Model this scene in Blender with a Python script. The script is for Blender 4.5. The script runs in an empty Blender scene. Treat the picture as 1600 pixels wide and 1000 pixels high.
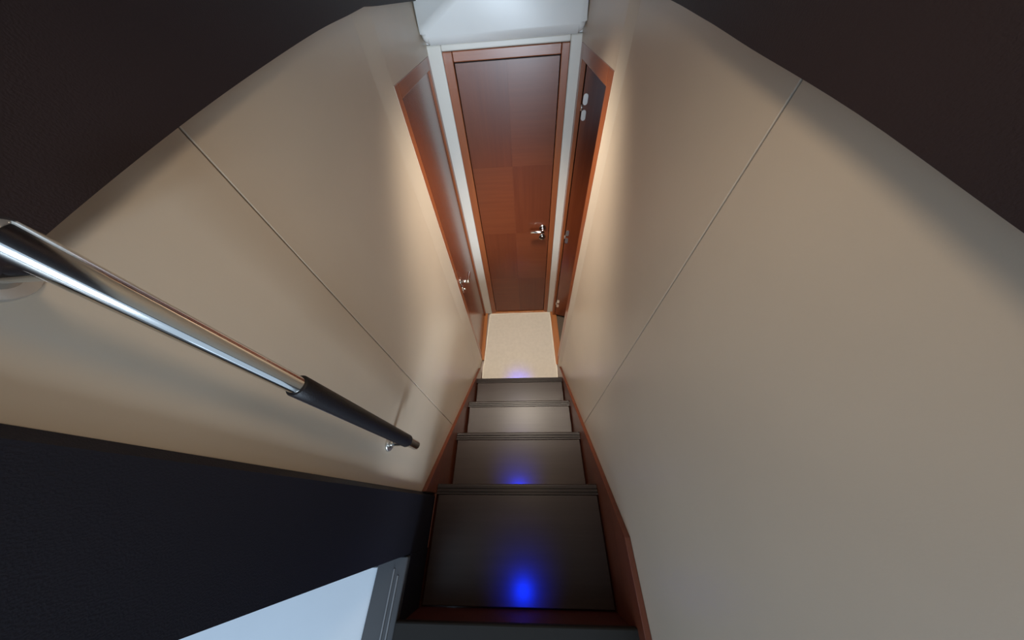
import bpy, bmesh, math, random
from mathutils import Vector, Matrix

random.seed(4)
SC = bpy.context.scene
COL = SC.collection

# ------------------------------------------------------------------ camera
cd = bpy.data.cameras.new('camera')
cam = bpy.data.objects.new('camera', cd)
COL.objects.link(cam)
cd.sensor_width = 36.0
cd.lens = 8.9117
cd.clip_start = 0.01
_r = Vector((0.99837, 0.0061, -0.0567)); _u = Vector((0.02901, 0.80166, 0.59707)); _f = Vector((-0.04909, 0.59774, -0.80018))
cam.matrix_world = Matrix(((_r.x, _u.x, -_f.x, 0.0291), (_r.y, _u.y, -_f.y, 0.0),
                           (_r.z, _u.z, -_f.z, 2.0761), (0, 0, 0, 1)))
SC.camera = cam

# ------------------------------------------------------------------ world and exposure
w = bpy.data.worlds.new('world'); SC.world = w
w.use_nodes = True
bg = w.node_tree.nodes['Background']
bg.inputs[0].default_value = (0.60, 0.78, 1.0, 1)
bg.inputs[1].default_value = 0.72
SC.view_settings.view_transform = 'Standard'
SC.view_settings.look = 'None'
SC.view_settings.exposure = 0.0
SC.view_settings.gamma = 1.0
SC.view_settings.use_curve_mapping = False


def add_light(name, kind, loc, energy, color, target=None, **kw):
    ld = bpy.data.lights.new(name, kind)
    ld.energy = energy; ld.color = color
    for k, v in kw.items():
        setattr(ld, k, v)
    o = bpy.data.objects.new(name, ld)
    COL.objects.link(o); o.location = loc
    if target is not None:
        d = Vector(target) - Vector(loc)
        o.rotation_euler = d.to_track_quat('-Z', 'Y').to_euler()
    return o


WARM = (1.0, 0.80, 0.56)
add_light('downlight_beam', 'SPOT', (0.0, 1.06, 2.31), 125, (1.0, 0.88, 0.73), (0.0, 1.06, 0), spot_size=math.radians(82), spot_blend=1.0, shadow_soft_size=0.10)
add_light('landing_fill_beam', 'SPOT', (0.02, 0.25, 2.31), 5.3, (1.0, 0.78, 0.55), (0.0, 0.25, 0), spot_size=math.radians(150), spot_blend=1.0, shadow_soft_size=0.06)  # added warm fill over the steps, out of view, lights the near walls

add_light('end_wall_fill', 'AREA', (0.6, -5.0, 1.9), 350, (0.70, 0.85, 1.0), (-0.1, 1.6, 1.8), shape='RECTANGLE', size=2.2, size_y=1.0)  # added cool fill behind the camera, no window built, brightens fascia and end wall
add_light('saloon_floor_fill', 'AREA', (-1.5, -1.2, 2.6), 5.5, (0.70, 0.86, 1.0), (-1.2, -0.6, 1.0), shape='RECTANGLE', size=0.8, size_y=0.8)  # added cool fill out of view, brightens the pale saloon floor
add_light('left_wall_patch_fill', 'AREA', (0.75, -2.2, 1.42), 0.34, (0.85, 0.93, 1.0), (-0.378, 0.30, 1.13), shape='RECTANGLE', size=0.7, size_y=0.18, spread=math.radians(10))  # added narrow beam from an assumed source, makes the pale left wall patch


# ------------------------------------------------------------------ materials
def new_mat(name):
    m = bpy.data.materials.new(name); m.use_nodes = True
    nt = m.node_tree
    return m, nt, nt.nodes['Principled BSDF']


def plain(name, col, rough=0.5, metal=0.0, spec=0.5, bump=0.0, bscale=200, var=0.05, coat=0.0, vscale=6.0):
    m, nt, b = new_mat(name)
    b.inputs['Roughness'].default_value = rough
    b.inputs['Metallic'].default_value = metal
    b.inputs['Specular IOR Level'].default_value = spec
    b.inputs['Coat Weight'].default_value = coat
    b.inputs['Coat Roughness'].default_value = 0.15
    tc = nt.nodes.new('ShaderNodeTexCoord')
    n = nt.nodes.new('ShaderNodeTexNoise'); n.inputs['Scale'].default_value = vscale; n.inputs['Detail'].default_value = 4
    nt.links.new(tc.outputs['Object'], n.inputs['Vector'])
    r = nt.nodes.new('ShaderNodeValToRGB')
    r.color_ramp.elements[0].position = 0.3; r.color_ramp.elements[1].position = 0.7
    r.color_ramp.elements[0].color = tuple(c * (1 - var) for c in col) + (1,)
    r.color_ramp.elements[1].color = tuple(min(1, c * (1 + var)) for c in col) + (1,)
    nt.links.new(n.outputs['Fac'], r.inputs['Fac'])
    nt.links.new(r.outputs['Color'], b.inputs['Base Color'])
    if bump > 0:
        n2 = nt.nodes.new('ShaderNodeTexNoise'); n2.inputs['Scale'].default_value = bscale; n2.inputs['Detail'].default_value = 3
        nt.links.new(tc.outputs['Object'], n2.inputs['Vector'])
        bp = nt.nodes.new('ShaderNodeBump'); bp.inputs['Strength'].default_value = bump; bp.inputs['Distance'].default_value = 0.002
        nt.links.new(n2.outputs['Fac'], bp.inputs['Height'])
        nt.links.new(bp.outputs['Normal'], b.inputs['Normal'])
    return m


def wood(name, dark, light, axis='Z', rough=0.32, scale=1.0, coat=0.3, spec=0.5):
    """fine straight grain running along the given axis"""
    m, nt, b = new_mat(name)
    b.inputs['Roughness'].default_value = rough
    b.inputs['Coat Weight'].default_value = coat
    b.inputs['Coat Roughness'].default_value = 0.18
    b.inputs['Specular IOR Level'].default_value = spec
    tc = nt.nodes.new('ShaderNodeTexCoord')
    mp = nt.nodes.new('ShaderNodeMapping')
    s = [60 * scale] * 3
    s['XYZ'.index(axis)] = 2.5 * scale
    mp.inputs['Scale'].default_value = s
    nt.links.new(tc.outputs['Object'], mp.inputs['Vector'])
    n = nt.nodes.new('ShaderNodeTexNoise'); n.inputs['Scale'].default_value = 1.0; n.inputs['Detail'].default_value = 6
    n.inputs['Roughness'].default_value = 0.6
    nt.links.new(mp.outputs['Vector'], n.inputs['Vector'])
    r = nt.nodes.new('ShaderNodeValToRGB')
    r.color_ramp.elements[0].position = 0.3; r.color_ramp.elements[1].position = 0.75
    r.color_ramp.elements[0].color = tuple(dark) + (1,)
    r.color_ramp.elements[1].color = tuple(light) + (1,)
    nt.links.new(n.outputs['Fac'], r.inputs['Fac'])
    nt.links.new(r.outputs['Color'], b.inputs['Base Color'])
    return m


def emit(name, col, strength):
    m, nt, b = new_mat(name)
    b.inputs['Base Color'].default_value = tuple(col) + (1,)
    b.inputs['Emission Color'].default_value = tuple(col) + (1,)
    b.inputs['Emission Strength'].default_value = strength
    return m


M_WALL = plain('cream_laminate', (0.57, 0.485, 0.385), rough=0.33, spec=0.45, bump=0.03, bscale=350, var=0.02)
M_WHITE = plain('white_gelcoat', (0.74, 0.74, 0.72), rough=0.3, var=0.01)
M_CREAMPOST = plain('cream_post', (0.70, 0.67, 0.60), rough=0.35, var=0.02)
M_SEAM = plain('seam_shadow_gap', (0.20, 0.16, 0.12), rough=0.7)
M_CHERRY = wood('cherry_casing', (0.27, 0.075, 0.024), (0.35, 0.105, 0.036), 'Z')
M_CHERRY_X = wood('cherry_casing_cross', (0.27, 0.075, 0.024), (0.35, 0.105, 0.036), 'X')
M_CHERRY_Y = wood('cherry_rail_long', (0.27, 0.075, 0.024), (0.35, 0.105, 0.036), 'Y')
M_VEN_V = wood('cherry_veneer_upright', (0.135, 0.031, 0.011), (0.170, 0.042, 0.015), 'Z', rough=0.3, coat=0.12)
M_VEN_H = wood('cherry_veneer_cross', (0.160, 0.039, 0.014), (0.195, 0.051, 0.018), 'X', rough=0.3, coat=0.12)
M_LEAF = wood('cherry_leaf', (0.17, 0.040, 0.013), (0.215, 0.053, 0.018), 'Z', rough=0.26, coat=0.5)
M_STRING = wood('mahogany_stringer', (0.115, 0.028, 0.012), (0.16, 0.041, 0.017), 'Y', rough=0.4)
M_RISER = wood('mahogany_riser', (0.060, 0.010, 0.008), (0.085, 0.016, 0.011), 'X', rough=0.5, coat=0.05)
M_THRESH = wood('orange_threshold', (0.36, 0.13, 0.04), (0.46, 0.18, 0.06), 'Y', rough=0.35)
M_TREAD = wood('wenge_tread', (0.026, 0.0150, 0.0125), (0.037, 0.0225, 0.019), 'X', rough=0.36, coat=0.0, spec=0.36)
M_NOSE = wood('wenge_nosing', (0.019, 0.012, 0.0105), (0.027, 0.018, 0.016), 'X', rough=0.36, coat=0.0, spec=0.28)
M_GAP = plain('black_gap', (0.012, 0.008, 0.007), rough=0.8)
M_RUG = plain('cream_rug', (0.67, 0.63, 0.56), rough=0.95, spec=0.1, bump=0.6, bscale=420, var=0.04, vscale=40)
M_BIND = plain('pale_rug_binding', (0.86, 0.82, 0.72), rough=0.8, spec=0.2, bump=0.3, bscale=500)
M_SOLE = plain('sole_board', (0.36, 0.28, 0.25), rough=0.5, var=0.05)
M_DARK = plain('dark_leather_trim', (0.022, 0.014, 0.016), rough=0.55, spec=0.3, bump=0.25, bscale=500)
M_NAVY = plain('black_navy_panel', (0.010, 0.010, 0.016), rough=0.5, spec=0.25, bump=0.2, bscale=500)
M_GREYSILL = plain('grey_metal_sill', (0.065, 0.067, 0.073), rough=0.4, metal=0.2)
M_RIDGE = plain('dull_grey_ridge', (0.22, 0.225, 0.235), rough=0.3, metal=0.4)
M_PALE = plain('pale_deck_floor', (0.74, 0.81, 0.88), rough=0.5, var=0.02)
M_DECKDARK = plain('dark_landing', (0.014, 0.013, 0.012), rough=0.6, spec=0.25)
M_STEEL = plain('polished_steel', (0.78, 0.77, 0.74), rough=0.1, metal=1.0, var=0.01)
M_SATIN = plain('satin_nickel', (0.72, 0.70, 0.67), rough=0.3, metal=0.9, var=0.02)
M_GRIP = plain('black_leather_grip', (0.009, 0.0075, 0.009), rough=0.45, spec=0.28, bump=0.3, bscale=600)
M_CABIN = plain('cabin_lining', (0.20, 0.14, 0.10), rough=0.7)
M_CABFLOOR = plain('cabin_floor', (0.10, 0.075, 0.055), rough=0.6)
M_BLUE = emit('blue_led_lens', (0.0, 0.04, 1.0), 2.0)
M_LAMP = emit('warm_lamp_lens', (1.0, 0.84, 0.62), 6.0)
M_CEIL = plain('ceiling_lining', (0.55, 0.52, 0.47), rough=0.8)


# ------------------------------------------------------------------ builders
def empty(name, loc=(0, 0, 0)):
    o = bpy.data.objects.new(name, None); COL.objects.link(o); o.location = loc
    o.empty_display_size = 0.1
    return o


def tag(o, label=None, cat=None, group=None, kind=None):
    if label: o['label'] = label
    if cat: o['category'] = cat
    if group: o['group'] = group
    if kind: o['kind'] = kind
    return o


def link(name, bm, mat, parent=None, smooth=False):
    bmesh.ops.recalc_face_normals(bm, faces=bm.faces)
    me = bpy.data.meshes.new(name); bm.to_mesh(me); bm.free()
    for mm in (mat if isinstance(mat, (list, tuple)) else [mat]):
        me.materials.append(mm)
    if smooth:
        for p in me.polygons:
            p.use_smooth = True
    o = bpy.data.objects.new(name, me); COL.objects.link(o)
    if parent is not None:
        o.parent = parent
        pl = Vector((0, 0, 0)); q = parent
        while q is not None:
            pl += q.location; q = q.parent
        o.location = -pl          # geometry is written in world coordinates
    return o


def add_box(bm, x0, x1, y0, y1, z0, z1, bev=0.0, seg=2):
    vs = [bm.verts.new((x, y, z)) for x in (x0, x1) for y in (y0, y1) for z in (z0, z1)]
    fs = [(0, 1, 3, 2), (4, 6, 7, 5), (0, 4, 5, 1), (2, 3, 7, 6), (0, 2, 6, 4), (1, 5, 7, 3)]
    nf = [bm.faces.new([vs[i] for i in f]) for f in fs]
    if bev > 0:
        es = list({e for f in nf for e in f.edges})
        bmesh.ops.bevel(bm, geom=es, offset=bev, segments=seg, affect='EDGES', profile=0.5)


def box(name, x0, x1, y0, y1, z0, z1, mat, parent=None, bev=0.002, seg=2):
    bm = bmesh.new(); add_box(bm, x0, x1, y0, y1, z0, z1, bev, seg)
    return link(name, bm, mat, parent)


def add_prism(bm, pts, axis, a0, a1, bev=0.0, seg=2):
    """pts: 2-D outline in the two other axes (in X,Y,Z order), swept along axis a0..a1"""
    def P(p, a):
        if axis == 'X': return (a, p[0], p[1])
        if axis == 'Y': return (p[0], a, p[1])
        return (p[0], p[1], a)
    A = [bm.verts.new(P(p, a0)) for p in pts]; B = [bm.verts.new(P(p, a1)) for p in pts]
    n = len(pts)
    nf = [bm.faces.new(A), bm.faces.new(B[::-1])]
    for i in range(n):
        nf.append(bm.faces.new((A[i], B[i], B[(i + 1) % n], A[(i + 1) % n])))
    if bev > 0:
        es = list(set(nf[0].edges) | set(nf[1].edges))
        bmesh.ops.bevel(bm, geom=es, offset=bev, segments=seg, affect='EDGES', profile=0.5)


def prism(name, pts, axis, a0, a1, mat, parent=None, bev=0.0, seg=2, smooth=False):
    bm = bmesh.new(); add_prism(bm, pts, axis, a0, a1, bev, seg)
    return link(name, bm, mat, parent, smooth)


def add_tube(bm, pts, radii, n=24, cap=True):
    """swept round tube through points; radii one per point"""
    rings = []
    pts = [Vector(p) for p in pts]
    up = None
    for i, p in enumerate(pts):
        d = (pts[min(i + 1, len(pts) - 1)] - pts[max(i - 1, 0)]).normalized()
        if up is None:
            up = d.orthogonal().normalized()
        up = (up - d * up.dot(d)).normalized()
        s = d.cross(up)
        rings.append([bm.verts.new(p + (up * math.cos(t) + s * math.sin(t)) * radii[i]) for t in [2 * math.pi * k / n for k in range(n)]])
    for a, b in zip(rings, rings[1:]):
        for k in range(n):
            bm.faces.new((a[k], a[(k + 1) % n], b[(k + 1) % n], b[k]))
    if cap:
        bm.faces.new(rings[0][::-1]); bm.faces.new(rings[-1])


def tube(name, pts, radii, mat, parent=None, n=24):
    bm = bmesh.new()
    if not isinstance(radii, (list, tuple)): radii = [radii] * len(pts)
    add_tube(bm, pts, radii, n)
    o = link(name, bm, mat, parent)
    for p in o.data.polygons:
        if len(p.vertices) == 4: p.use_smooth = True
    return o


def arc2(cx, cy, r, a0, a1, n=8):
    return [(cx + r * math.cos(math.radians(a0 + (a1 - a0) * i / n)), cy + r * math.sin(math.radians(a0 + (a1 - a0) * i / n))) for i in range(n + 1)]


def smooth_curve(pts, n=6):
    """Catmull-Rom through 2-D points"""
    out = []
    P = [pts[0]] + list(pts) + [pts[-1]]
    for i in range(1, len(P) - 2):
        for k in range(n):
            t = k / n
            q = []
            for d in range(2):
                a, b, c, e = P[i - 1][d], P[i][d], P[i + 1][d], P[i + 2][d]
                q.append(0.5 * (2 * b + (c - a) * t + (2 * a - 5 * b + 4 * c - e) * t * t + (3 * b - a - 3 * c + e) * t ** 3))
            out.append(tuple(q))
    out.append(tuple(pts[-1]))
    return out


# ------------------------------------------------------------------ setting: walls
XL, XR = -0.378, 0.326        # stairwell walls
DL, DR = -0.369, 0.314        # face of the side-door bays
YE = 1.65                     # end wall
TOP = 2.35
G = 0.0012                    # half a panel joint

wl = tag(empty('wall_left', (XL, 0.5, 0)), kind='structure')
box('backing_board', XL - 0.03, XL - 0.006, 0.05, 1.09, -0.02, TOP, M_SEAM, wl, bev=0)
box('wall_panel', XL - 0.0059, XL, 0.05, 0.365 - G, -0.02, TOP, M_WALL, wl, bev=0.0012)
box('wall_panel', XL - 0.0059, XL, 0.365 + G, 1.088, -0.02, TOP, M_WALL, wl, bev=0.0012)
box('wall_panel', XL - 0.0059, DL, 1.0885, YE, 1.894, TOP, M_WALL, wl, bev=0.0012)
prism('edge_strip', [(XL + 0.0001, 0.975), (DL, 1.083), (DL, 1.0885), (XL + 0.0001, 1.0885)], 'Z', 0, TOP, M_WALL, wl)
box('edge_highlight', DL - 0.006, DL + 0.0004, 1.0886, 1.0898, 0, 1.894, M_BIND, wl, bev=0)  # pale strip standing in for the bright highlight along the panel edge

wr = tag(empty('wall_right', (XR, 0.5, 0)), kind='structure')
box('backing_board', XR + 0.006, XR + 0.03, -0.62, 1.03, -0.02, TOP, M_SEAM, wr, bev=0)
box('wall_panel', XR, XR + 0.0059, -0.62, 0.362 - G, -0.02, TOP, M_WALL, wr, bev=0.0012)
box('wall_panel', XR, XR + 0.0059, 0.362 + G, 1.029, -0.02, TOP, M_WALL, wr, bev=0.0012)
box('wall_panel', DR, XR + 0.0059, 1.0295, YE, 1.90, TOP, M_WALL, wr, bev=0.0012)
prism('edge_strip', [(XR - 0.0001, 0.965), (DR, 1.023), (DR, 1.0294), (XR - 0.0001, 1.0294)], 'Z', 0, TOP, M_WALL, wr)
box('edge_highlight', DR - 0.0004, DR + 0.008, 1.0295, 1.0307, 0, 1.90, M_BIND, wr, bev=0)  # right edge highlight, likewise put in as a pale strip

we = tag(empty('wall_end', (0, YE, 0)), kind='structure')
box('door_post', -0.378, -0.3065, YE - 0.012, YE + 0.03, 0, 1.925, M_CREAMPOST, we, bev=0.006, seg=3)
box('door_post', 0.2655, 0.33, YE - 0.012, YE + 0.03, 0, 1.925, M_CREAMPOST, we, bev=0.006, seg=3)
box('door_lintel', -0.3064, 0.2654, YE - 0.012, YE + 0.03, 1.9025, 1.925, M_CREAMPOST, we, bev=0.004)
box('upper_wall', -0.42, 0.36, YE, YE + 0.03, 1.926, TOP, M_WHITE, we, bev=0)

# fascia over the end door: white moulded box with rounded lower corners and rounded front edge
zb = 1.931
pts = [(-0.366, TOP - 0.02), (-0.3655, 1.985)] + arc2(-0.3325, zb + 0.033, 0.033, 180, 270, 8) + arc2(0.280, zb + 0.0325, 0.0325, 270, 360, 8) + [(0.3125, TOP - 0.02)]
bm = bmesh.new(); add_prism(bm, pts, 'Y', 1.56, YE - 0.0005)
bm.faces.ensure_lookup_table()
fr = [f for f in bm.faces if all(abs(v.co.y - 1.56) < 1e-5 for v in f.verts)][0]
bmesh.ops.bevel(bm, geom=list(fr.edges), offset=0.026, segments=6, affect='EDGES', profile=0.5)
fascia = link('trim_1', bm, M_WHITE, None, True)
tag(fascia, 'white moulded fascia with rounded lower corners above the end door', kind='structure')

box('ceiling', -0.45, 0.36, -1.0, YE + 0.03, TOP, TOP + 0.03, M_CEIL, None, bev=0)['kind'] = 'structure'

# dark coaming boards along the top of both stairwell walls, lower edge curving up towards the end wall
low = smooth_curve([(0.052, 1.955), (0.20, 1.98), (0.37, 2.003), (0.555, 2.023), (0.741, 2.04), (0.90, 2.05), (1.014, 2.058)])
low += [(1.06, 2.0565), (1.11, 2.055), (1.30, 2.053), (1.555, 2.05)]
o = prism('trim_2', low + [(1.555, TOP - 0.001), (0.052, TOP - 0.001)], 'X', XL + 0.0002, -0.35, M_DARK, None)
tag(o, 'dark padded coaming curving along the top of the left wall', kind='structure')
low = smooth_curve([(-0.60, 1.89), (-0.3, 1.935), (0.05, 1.972), (0.25, 1.998), (0.418, 2.014), (0.495, 2.022), (0.557, 2.028), (0.724, 2.042), (1.0, 2.056)])
low += [(1.3, 2.06), (1.555, 2.06)]
o = prism('trim_3', low + [(1.555, TOP - 0.001), (-0.60, TOP - 0.001)], 'X', 0.295, XR - 0.0002, M_DARK, None)
tag(o, 'dark padded coaming curving along the top of the right wall', kind='structure')

# dark bulkhead end at the near left, the light saloon floor beyond it
o = prism('wall_saloon', [(-0.362, -0.118), (-0.362, 0.040), (-0.372, 0.050), (-2.6, 0.050), (-2.6, -0.118)], 'Z', 0.8105, TOP, M_NAVY, None, bev=0.004)
tag(o, 'near-black bulkhead end at the left of the top steps', kind='structure')
sal = box('floor_saloon', -2.6, -0.4525, -2.6, -0.123, 0.95, 1.0, M_PALE, None, bev=0)
tag(sal, 'pale blue-white saloon floor beside the top of the stairs', kind='structure')
sill = tag(empty('trim_4', (-0.4, -0.5, 1.0)), 'grey metal edging around the pale saloon floor', kind='structure')
box('edge_plate', -0.452, -0.3605, -0.80, -0.1225, 0.98, 1.004, M_GREYSILL, sill, bev=0.003)
box('ridge', -0.399, -0.394, -0.80, -0.150, 1.0041, 1.0065, M_RIDGE, sill, bev=0.0015)
box('ridge', -0.384, -0.379, -0.80, -0.165, 1.0041, 1.0065, M_RIDGE, sill, bev=0.0015)
box('edge_plate', -2.6, -0.4525, -0.150, -0.1225, 1.0002, 1.006, M_GREYSILL, sill, bev=0.002)
box('wall_well', -0.40, -0.3605, -0.272, -0.1185, 0.8105, 0.979, M_NAVY, None, bev=0)['kind'] = 'structure'

# unseen black panels added under stairs and behind walls, blocking daylight at the joints
box('light_block_floor', -0.42, 0.37, -0.80, 0.86, -0.09, -0.07, M_GAP, None, bev=0)['kind'] = 'structure'
box('light_block_aft', -0.42, 0.37, -0.82, -0.801, -0.09, 1.012, M_GAP, None, bev=0)['kind'] = 'structure'
box('light_block_left', -0.47, -0.4605, -0.122, YE + 0.05, -0.09, TOP, M_GAP, None, bev=0)['kind'] = 'structure'
box('light_block_right', 0.3565, 0.3595, -0.80, 0.998, -0.09, TOP, M_GAP, None, bev=0)['kind'] = 'structure'
box('light_block_end', -0.47, 1.17, YE + 0.045, YE + 0.055, -0.09, TOP, M_GAP, None, bev=0)['kind'] = 'structure'
box('light_block_well', -0.4605, -0.4005, -0.80, -0.16, -0.09, 0.949, M_GAP, None, bev=0)['kind'] = 'structure'
# lower corridor floor
box('floor', -0.80, 0.95, 0.45, YE + 0.03, -0.06, -0.012, M_SOLE, None, bev=0)['kind'] = 'structure'

# cabin behind the right doorway
box('floor_cabin', 0.3565, 1.15, 1.0, YE, -0.0115, 0.004, M_CABFLOOR, None, bev=0)['kind'] = 'structure'
box('wall_cabin', 1.15, 1.17, 0.98, YE + 0.03, -0.0115, TOP, M_CABIN, None, bev=0)['kind'] = 'structure'
box('wall_cabin_near', 0.36, 1.15, 1.0, 1.012, 0.0045, TOP, M_CABIN, None, bev=0)['kind'] = 'structure'
box('wall_cabin_far', 0.36, 1.15, YE + 0.001, YE + 0.03, 0.0, TOP, M_CABIN, None, bev=0)['kind'] = 'structure'
box('ceiling_cabin', 0.36, 1.17, 1.0, YE + 0.03, TOP + 0.001, TOP + 0.03, M_CABIN, None, bev=0)['kind'] = 'structure'


# ------------------------------------------------------------------ door handles
def lever_handle(parent, p, n, along, zkey, length, mat):
    """p: rosette centre on the leaf face; n: outward normal; along: direction of the lever"""
    p = Vector(p); n = Vector(n); along = Vector(along)
    h = tube('handle', [p, p + n * 0.005, p + n * 0.007], [0.026, 0.026, 0.022], mat, parent)
    tube('neck', [p + n * 0.007, p + n * 0.046], 0.0105, mat, h)
    a = p + n * 0.050
    tube('lever', [a - along * 0.011, a - along * 0.009, a + along * 0.02, a + along * (length - 0.004), a + along * length],
         [0.006, 0.0092, 0.0092, 0.0085, 0.0055], mat, h)
    k = Vector((p.x, p.y, zkey))
    e = tube('escutcheon', [k, k + n * 0.005, k + n * 0.007], [0.025, 0.025, 0.021], mat, parent)
    tube('thumb_turn', [k + n * 0.007, k + n * 0.020], [0.009, 0.007], mat, e)
    return h


# ------------------------------------------------------------------ door_1: end door with patchwork veneer
d1 = tag(empty('door_1', (-0.02, YE, 0)), 'closed cherry wood door with patchwork veneer at the end of the corridor', kind='structure')
box('casing', -0.306, -0.2615, YE - 0.016, YE + 0.028, 0.024, 1.902, M_CHERRY, d1, bev=0.003)
box('casing', 0.2285, 0.265, YE - 0.016, YE + 0.028, 0.024, 1.902, M_CHERRY, d1, bev=0.003)
box('head_casing', -0.2605, 0.2275, YE - 0.014, YE + 0.028, 1.866, 1.902, M_CHERRY_X, d1, bev=0.003)
box('threshold', -0.306, 0.265, YE - 0.022, YE + 0.028, 0.0, 0.0235, M_THRESH, d1, bev=0.004)
leaf = box('leaf', -0.2585, 0.2255, YE + 0.002, YE + 0.027, 0.026, 1.863, M_GAP, d1, bev=0)
xs = [-0.2575, -0.0165, 0.2245]
zs = [0.028, 0.492, 0.951, 1.409, 1.861]
for i in range(2):
    for j in range(4):
        m = M_VEN_V if (i + j) % 2 else M_VEN_H
        box('veneer_panel', xs[i] + 0.0001, xs[i + 1] - 0.0001, YE - 0.004, YE + 0.0019, zs[j] + 0.0001, zs[j + 1] - 0.0001, m, leaf, bev=0.0)
lever_handle(d1, (0.180, YE - 0.004, 0.985), (0, -1, 0), (-1, 0, 0), 0.912, 0.090, M_STEEL)

# ------------------------------------------------------------------ door_2: closed left cabin door
d2 = tag(empty('door_2', (DL, 1.37, 0)), 'closed glossy cherry door in the left corridor wall', kind='structure')
box('casing', DL - 0.035, DL - 0.001, 1.0902, 1.137, 0.016, 1.8935, M_CHERRY, d2, bev=0.002)
box('casing', DL - 0.035, DL - 0.001, 1.603, 1.6375, 0.016, 1.8935, M_CHERRY, d2, bev=0.002)
box('head_casing', DL - 0.035, DL - 0.001, 1.1375, 1.6025, 1.852, 1.8935, M_CHERRY_Y, d2, bev=0.002)
box('leaf', DL - 0.034, DL - 0.010, 1.1385, 1.598, 0.020, 1.850, M_LEAF, d2, bev=0.002)
box('threshold', DL - 0.035, -0.349, 1.092, 1.6365, 0.0, 0.0155, M_THRESH, d2, bev=0.004)
lever_handle(d2, (DL - 0.010, 1.185, 0.925), (1, 0, 0), (0, 1, 0), 0.855, 0.085, M_STEEL)

# ------------------------------------------------------------------ door_3: right cabin door, swung open into the cabin
d3 = tag(empty('door_3', (DR, 1.3, 0)), 'dark cherry door standing open in the right corridor wall', kind='structure')
box('casing', DR + 0.001, DR + 0.035, 1.0312, 1.102, 0.016, 1.8995, M_CHERRY, d3, bev=0.002)
box('casing', DR + 0.001, DR + 0.022, 1.588, 1.6375, 0.016, 1.8995, M_CHERRY, d3, bev=0.002)
box('head_casing', DR + 0.001, DR + 0.035, 1.1025, 1.5875, 1.852, 1.8995, M_CHERRY_Y, d3, bev=0.002)
box('threshold', 0.298, 0.356, 1.033, 1.6365, 0.0, 0.0155, M_THRESH, d3, bev=0.004)
TH = math.radians(72)
H = Vector((0.340, 1.585, 0))
da = Vector((math.sin(TH), -math.cos(TH), 0)); dn = Vector((-math.cos(TH), -math.sin(TH), 0))   # along the leaf, its corridor face


def leaf_prism(bm, a0, a1, n0, n1, z0, z1, bev=0.0015):
    pts = [(H + da * a + dn * n).to_2d() for a, n in ((a0, n0), (a1, n0), (a1, n1), (a0, n1))]
    add_prism(bm, [tuple(p) for p in pts], 'Z', z0, z1, bev)


bm = bmesh.new(); leaf_prism(bm, 0.0, 0.50, -0.030, 0.0, 0.030, 1.868)
leaf3 = link('leaf', bm, M_LEAF, d3)
for zc in (1.684, 0.945, 0.203):
    hb = tube('hinge', [H + dn * 0.004 + Vector((0, 0, zc - 0.012)), H + dn * 0.004 + Vector((0, 0, zc + 0.012))], 0.006, M_SATIN, d3, n=16)
    for s in (-1, 1):
        bm = bmesh.new()
        zz = zc + s * 0.031
        ol = arc2(0.014, zz + 0.011, 0.011, 0, 180, 8) + arc2(0.014, zz - 0.011, 0.011, 180, 360, 8)
        A = [bm.verts.new(H + da * a + Vector((0, 0, z)) + dn * 0.0002) for a, z in ol]
        B = [bm.verts.new(H + da * a + Vector((0, 0, z)) + dn * 0.004) for a, z in ol]
        bm.faces.new(A); bm.faces.new(B[::-1])
        for i in range(len(ol)):
            bm.faces.new((A[i], A[(i + 1) % len(ol)], B[(i + 1) % len(ol)], B[i]))
        link('hinge_plate', bm, M_SATIN, hb)

# ------------------------------------------------------------------ staircase
IL, IR = -0.361, 0.309        # inner faces of the stringers
ZT = [0.2026, 0.3973, 0.6020, 0.8102]
YN = [0.830, 0.580, 0.337, 0.085]
YB = [0.555, 0.312, 0.060, -0.268]    # back of each tread (front of the riser above)
st = tag(empty('staircase', (-0.02, 0.3, 0)), 'steep dark wood stairs between red mahogany stringers leading down to the corridor', 'stairs')
for k in range(4):
    z, y, yb = ZT[k], YN[k], YB[k]
    tr = box('tread', IL + 0.010, IR - 0.007, yb + 0.0005, y - 0.0392, z - 0.026, z, M_TREAD, st, bev=0.002)
    pts = [(yb + 0.001, z - 0.030)]
    # nosing with a rounded front and two machined grooves on top
    g = 0.005
    prof = [(y - 0.0372, z - 0.030), (y - 0.0372, z)]
    for gy in (0.029, 0.017):
        prof += [(y - gy - 0.0022, z), (y - gy - 0.0016, z - g), (y - gy + 0.0016, z - g), (y - gy + 0.0022, z)]
    prof += arc2(y - 0.006, z - 0.006, 0.006, 90, 0, 4) + [(y, z - 0.030)]
    prism('nosing', prof, 'X', IL + 0.002, IR - 0.002, M_NOSE, tr, bev=0)
    z0 = -0.011 if k == 0 else ZT[k - 1] - 0.03
    box('riser', IL + 0.001, IR - 0.001, y - 0.045, y - 0.026, z0, z - 0.0305, M_RISER, st, bev=0)
# the last riser and the dark landing edge
box('riser', IL + 0.001, IR - 0.001, -0.291, -0.272, 0.7802, 0.992, M_RISER, st, bev=0)
land = box('landing_board', IL + 0.001, XR - 0.001, -0.80, -0.256, 0.993, 1.014, M_DECKDARK, st, bev=0.004)


def stringer(x0, x1, zfun_pts, parent):
    return prism('stringer', zfun_pts, 'X', x0, x1, M_STRING, parent, bev=0.0015)


lp = [(0.972, -0.0115), (0.972, 0.093), (0.052, 0.942), (0.052, 0.60), (0.70, -0.0115)]
stringer(XL + 0.0005, IL, lp, st)
stringer(XL + 0.0005, IL, [(0.051, 0.6), (0.051, 0.8095), (-0.29, 0.8095), (-0.29, 0.6)], st)
rp = [(0.962, -0.0115), (0.962, 0.115), (-0.066, 1.063), (-0.60, 1.078), (-0.60, 0.70), (0.15, 0.55), (0.70, -0.0115)]
stringer(IR, XR - 0.0005, rp, st)

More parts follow.
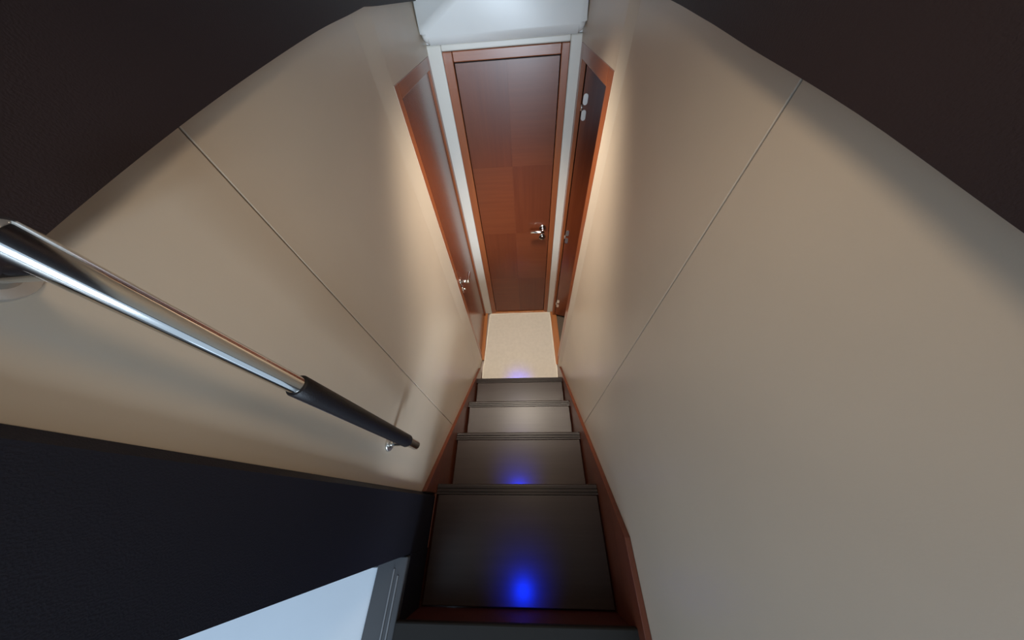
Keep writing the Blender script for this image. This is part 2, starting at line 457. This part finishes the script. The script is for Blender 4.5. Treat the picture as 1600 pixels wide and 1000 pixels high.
# blue step lights, one in each riser under its nosing
led_pos = [(-0.035, 0.817, ZT[0] - 0.030, 2.2), (-0.033, 0.567, ZT[1] - 0.030, 1.0), (-0.03, 0.324, ZT[2] - 0.030, 1.6), (-0.028, 0.072, ZT[3] - 0.030, 6.5), (-0.006, -0.264, 0.993, 5.0)]
for (x, y, z, e) in led_pos:
    bz = tube('step_light', [(x, y, z - 0.0002), (x, y, z - 0.003)], [0.0072, 0.0066], M_SATIN, st, n=20)
    tube('lens', [(x, y, z - 0.0031), (x, y, z - 0.0045)], [0.0055, 0.0045], M_BLUE, bz, n=16)
    add_light('step_light_beam', 'SPOT', (x, y + 0.002, z - 0.010), e, (0.0, 0.024, 1.0), (x, y + 0.065, z - 0.19),
              spot_size=math.radians(92), spot_blend=1.0, shadow_soft_size=0.02)

# ------------------------------------------------------------------ rug
ol = [(-0.330, 1.622), (0.296, 1.620)]
ol = [(-0.3265, 1.626), (0.2905, 1.626), (0.292, 1.35), (0.2945, 1.062), (0.3017, 1.022), (0.3012, 0.905), (-0.3525, 0.905), (-0.3535, 1.030), (-0.346, 1.072), (-0.336, 1.35)]
rug = prism('rug', ol, 'Z', -0.0115, 0.010, M_RUG, None, bev=0.002)
tag(rug, 'cream fitted rug with pale bound edge on the corridor floor', 'rug')
bm = bmesh.new()
loop = ol[6:] + ol[:6]
lp3 = []
for i in range(len(loop)):
    a, b = Vector(loop[i]), Vector(loop[(i + 1) % len(loop)])
    if i == len(loop) - 1:
        lp3.append(a); break
    for t in range(4):
        lp3.append(a.lerp(b, t / 4))
add_tube(bm, [(p.x, p.y, 0.0085) for p in lp3], [0.0065] * len(lp3), n=8)
link('binding', bm, M_BIND, rug, True)

# ------------------------------------------------------------------ grab rail on the left wall
gr = tag(empty('grab_rail', (-0.31, 0.15, 1.2)), 'upright steel grab rail with black leather grip on the left wall', 'grab rail')


def rp_(z):
    t = (1.98 - z) / 0.74
    return (-0.310, 0.141 + 0.012 * t, z)


tube('rail', [rp_(1.250), rp_(1.254), rp_(1.6), rp_(2.00), rp_(2.006)], [0.0105, 0.0125, 0.0125, 0.0125, 0.010], M_STEEL, gr)
bm = bmesh.new()
zz = [1.735 - i * (1.735 - 1.322) / 12 for i in range(13)]
add_tube(bm, [rp_(1.737)] + [rp_(z) for z in zz] + [rp_(1.320)], [0.0146] + [0.0162] * 13 + [0.0146], n=28)
grip = link('grip', bm, M_GRIP, gr, True)
bm = bmesh.new()
add_tube(bm, [(x, y - 0.0162, z) for x, y, z in [rp_(1.73), rp_(1.5), rp_(1.326)]], [0.0011] * 3, n=6)
link('stitch_seam', bm, M_DARK, grip, True)
for z in (1.285, 1.965):
    x, y, _ = rp_(z)
    br = tube('bracket', [(x - 0.008, y, z), (x - 0.02, y, z), (XL + 0.014, y, z), (XL + 0.0055, y, z)], [0.0085, 0.007, 0.0075, 0.012], M_STEEL, gr)
    tube('flange', [(XL + 0.0055, y, z), (XL + 0.0002, y, z)], [0.020, 0.022], M_SATIN, br)

# ------------------------------------------------------------------ ceiling downlights
for (x, y, lab) in ((0.0, 1.06, 'round recessed downlight in the ceiling before the end door'), (0.02, 0.25, 'added round recessed downlight in the ceiling over the steps')):  # both out of view: end one assumed from highlights, steps one added as fill
    d = tag(empty('ceiling_downlight', (x, y, TOP)), lab, 'ceiling light', 'downlights above the stairwell')
    tube('bezel', [(x, y, TOP - 0.0002), (x, y, TOP - 0.006), (x, y, TOP - 0.008)], [0.050, 0.048, 0.042], M_SATIN, d, n=28)
    tube('lens', [(x, y, TOP - 0.0081), (x, y, TOP - 0.011)], [0.036, 0.033], M_LAMP, d, n=24)
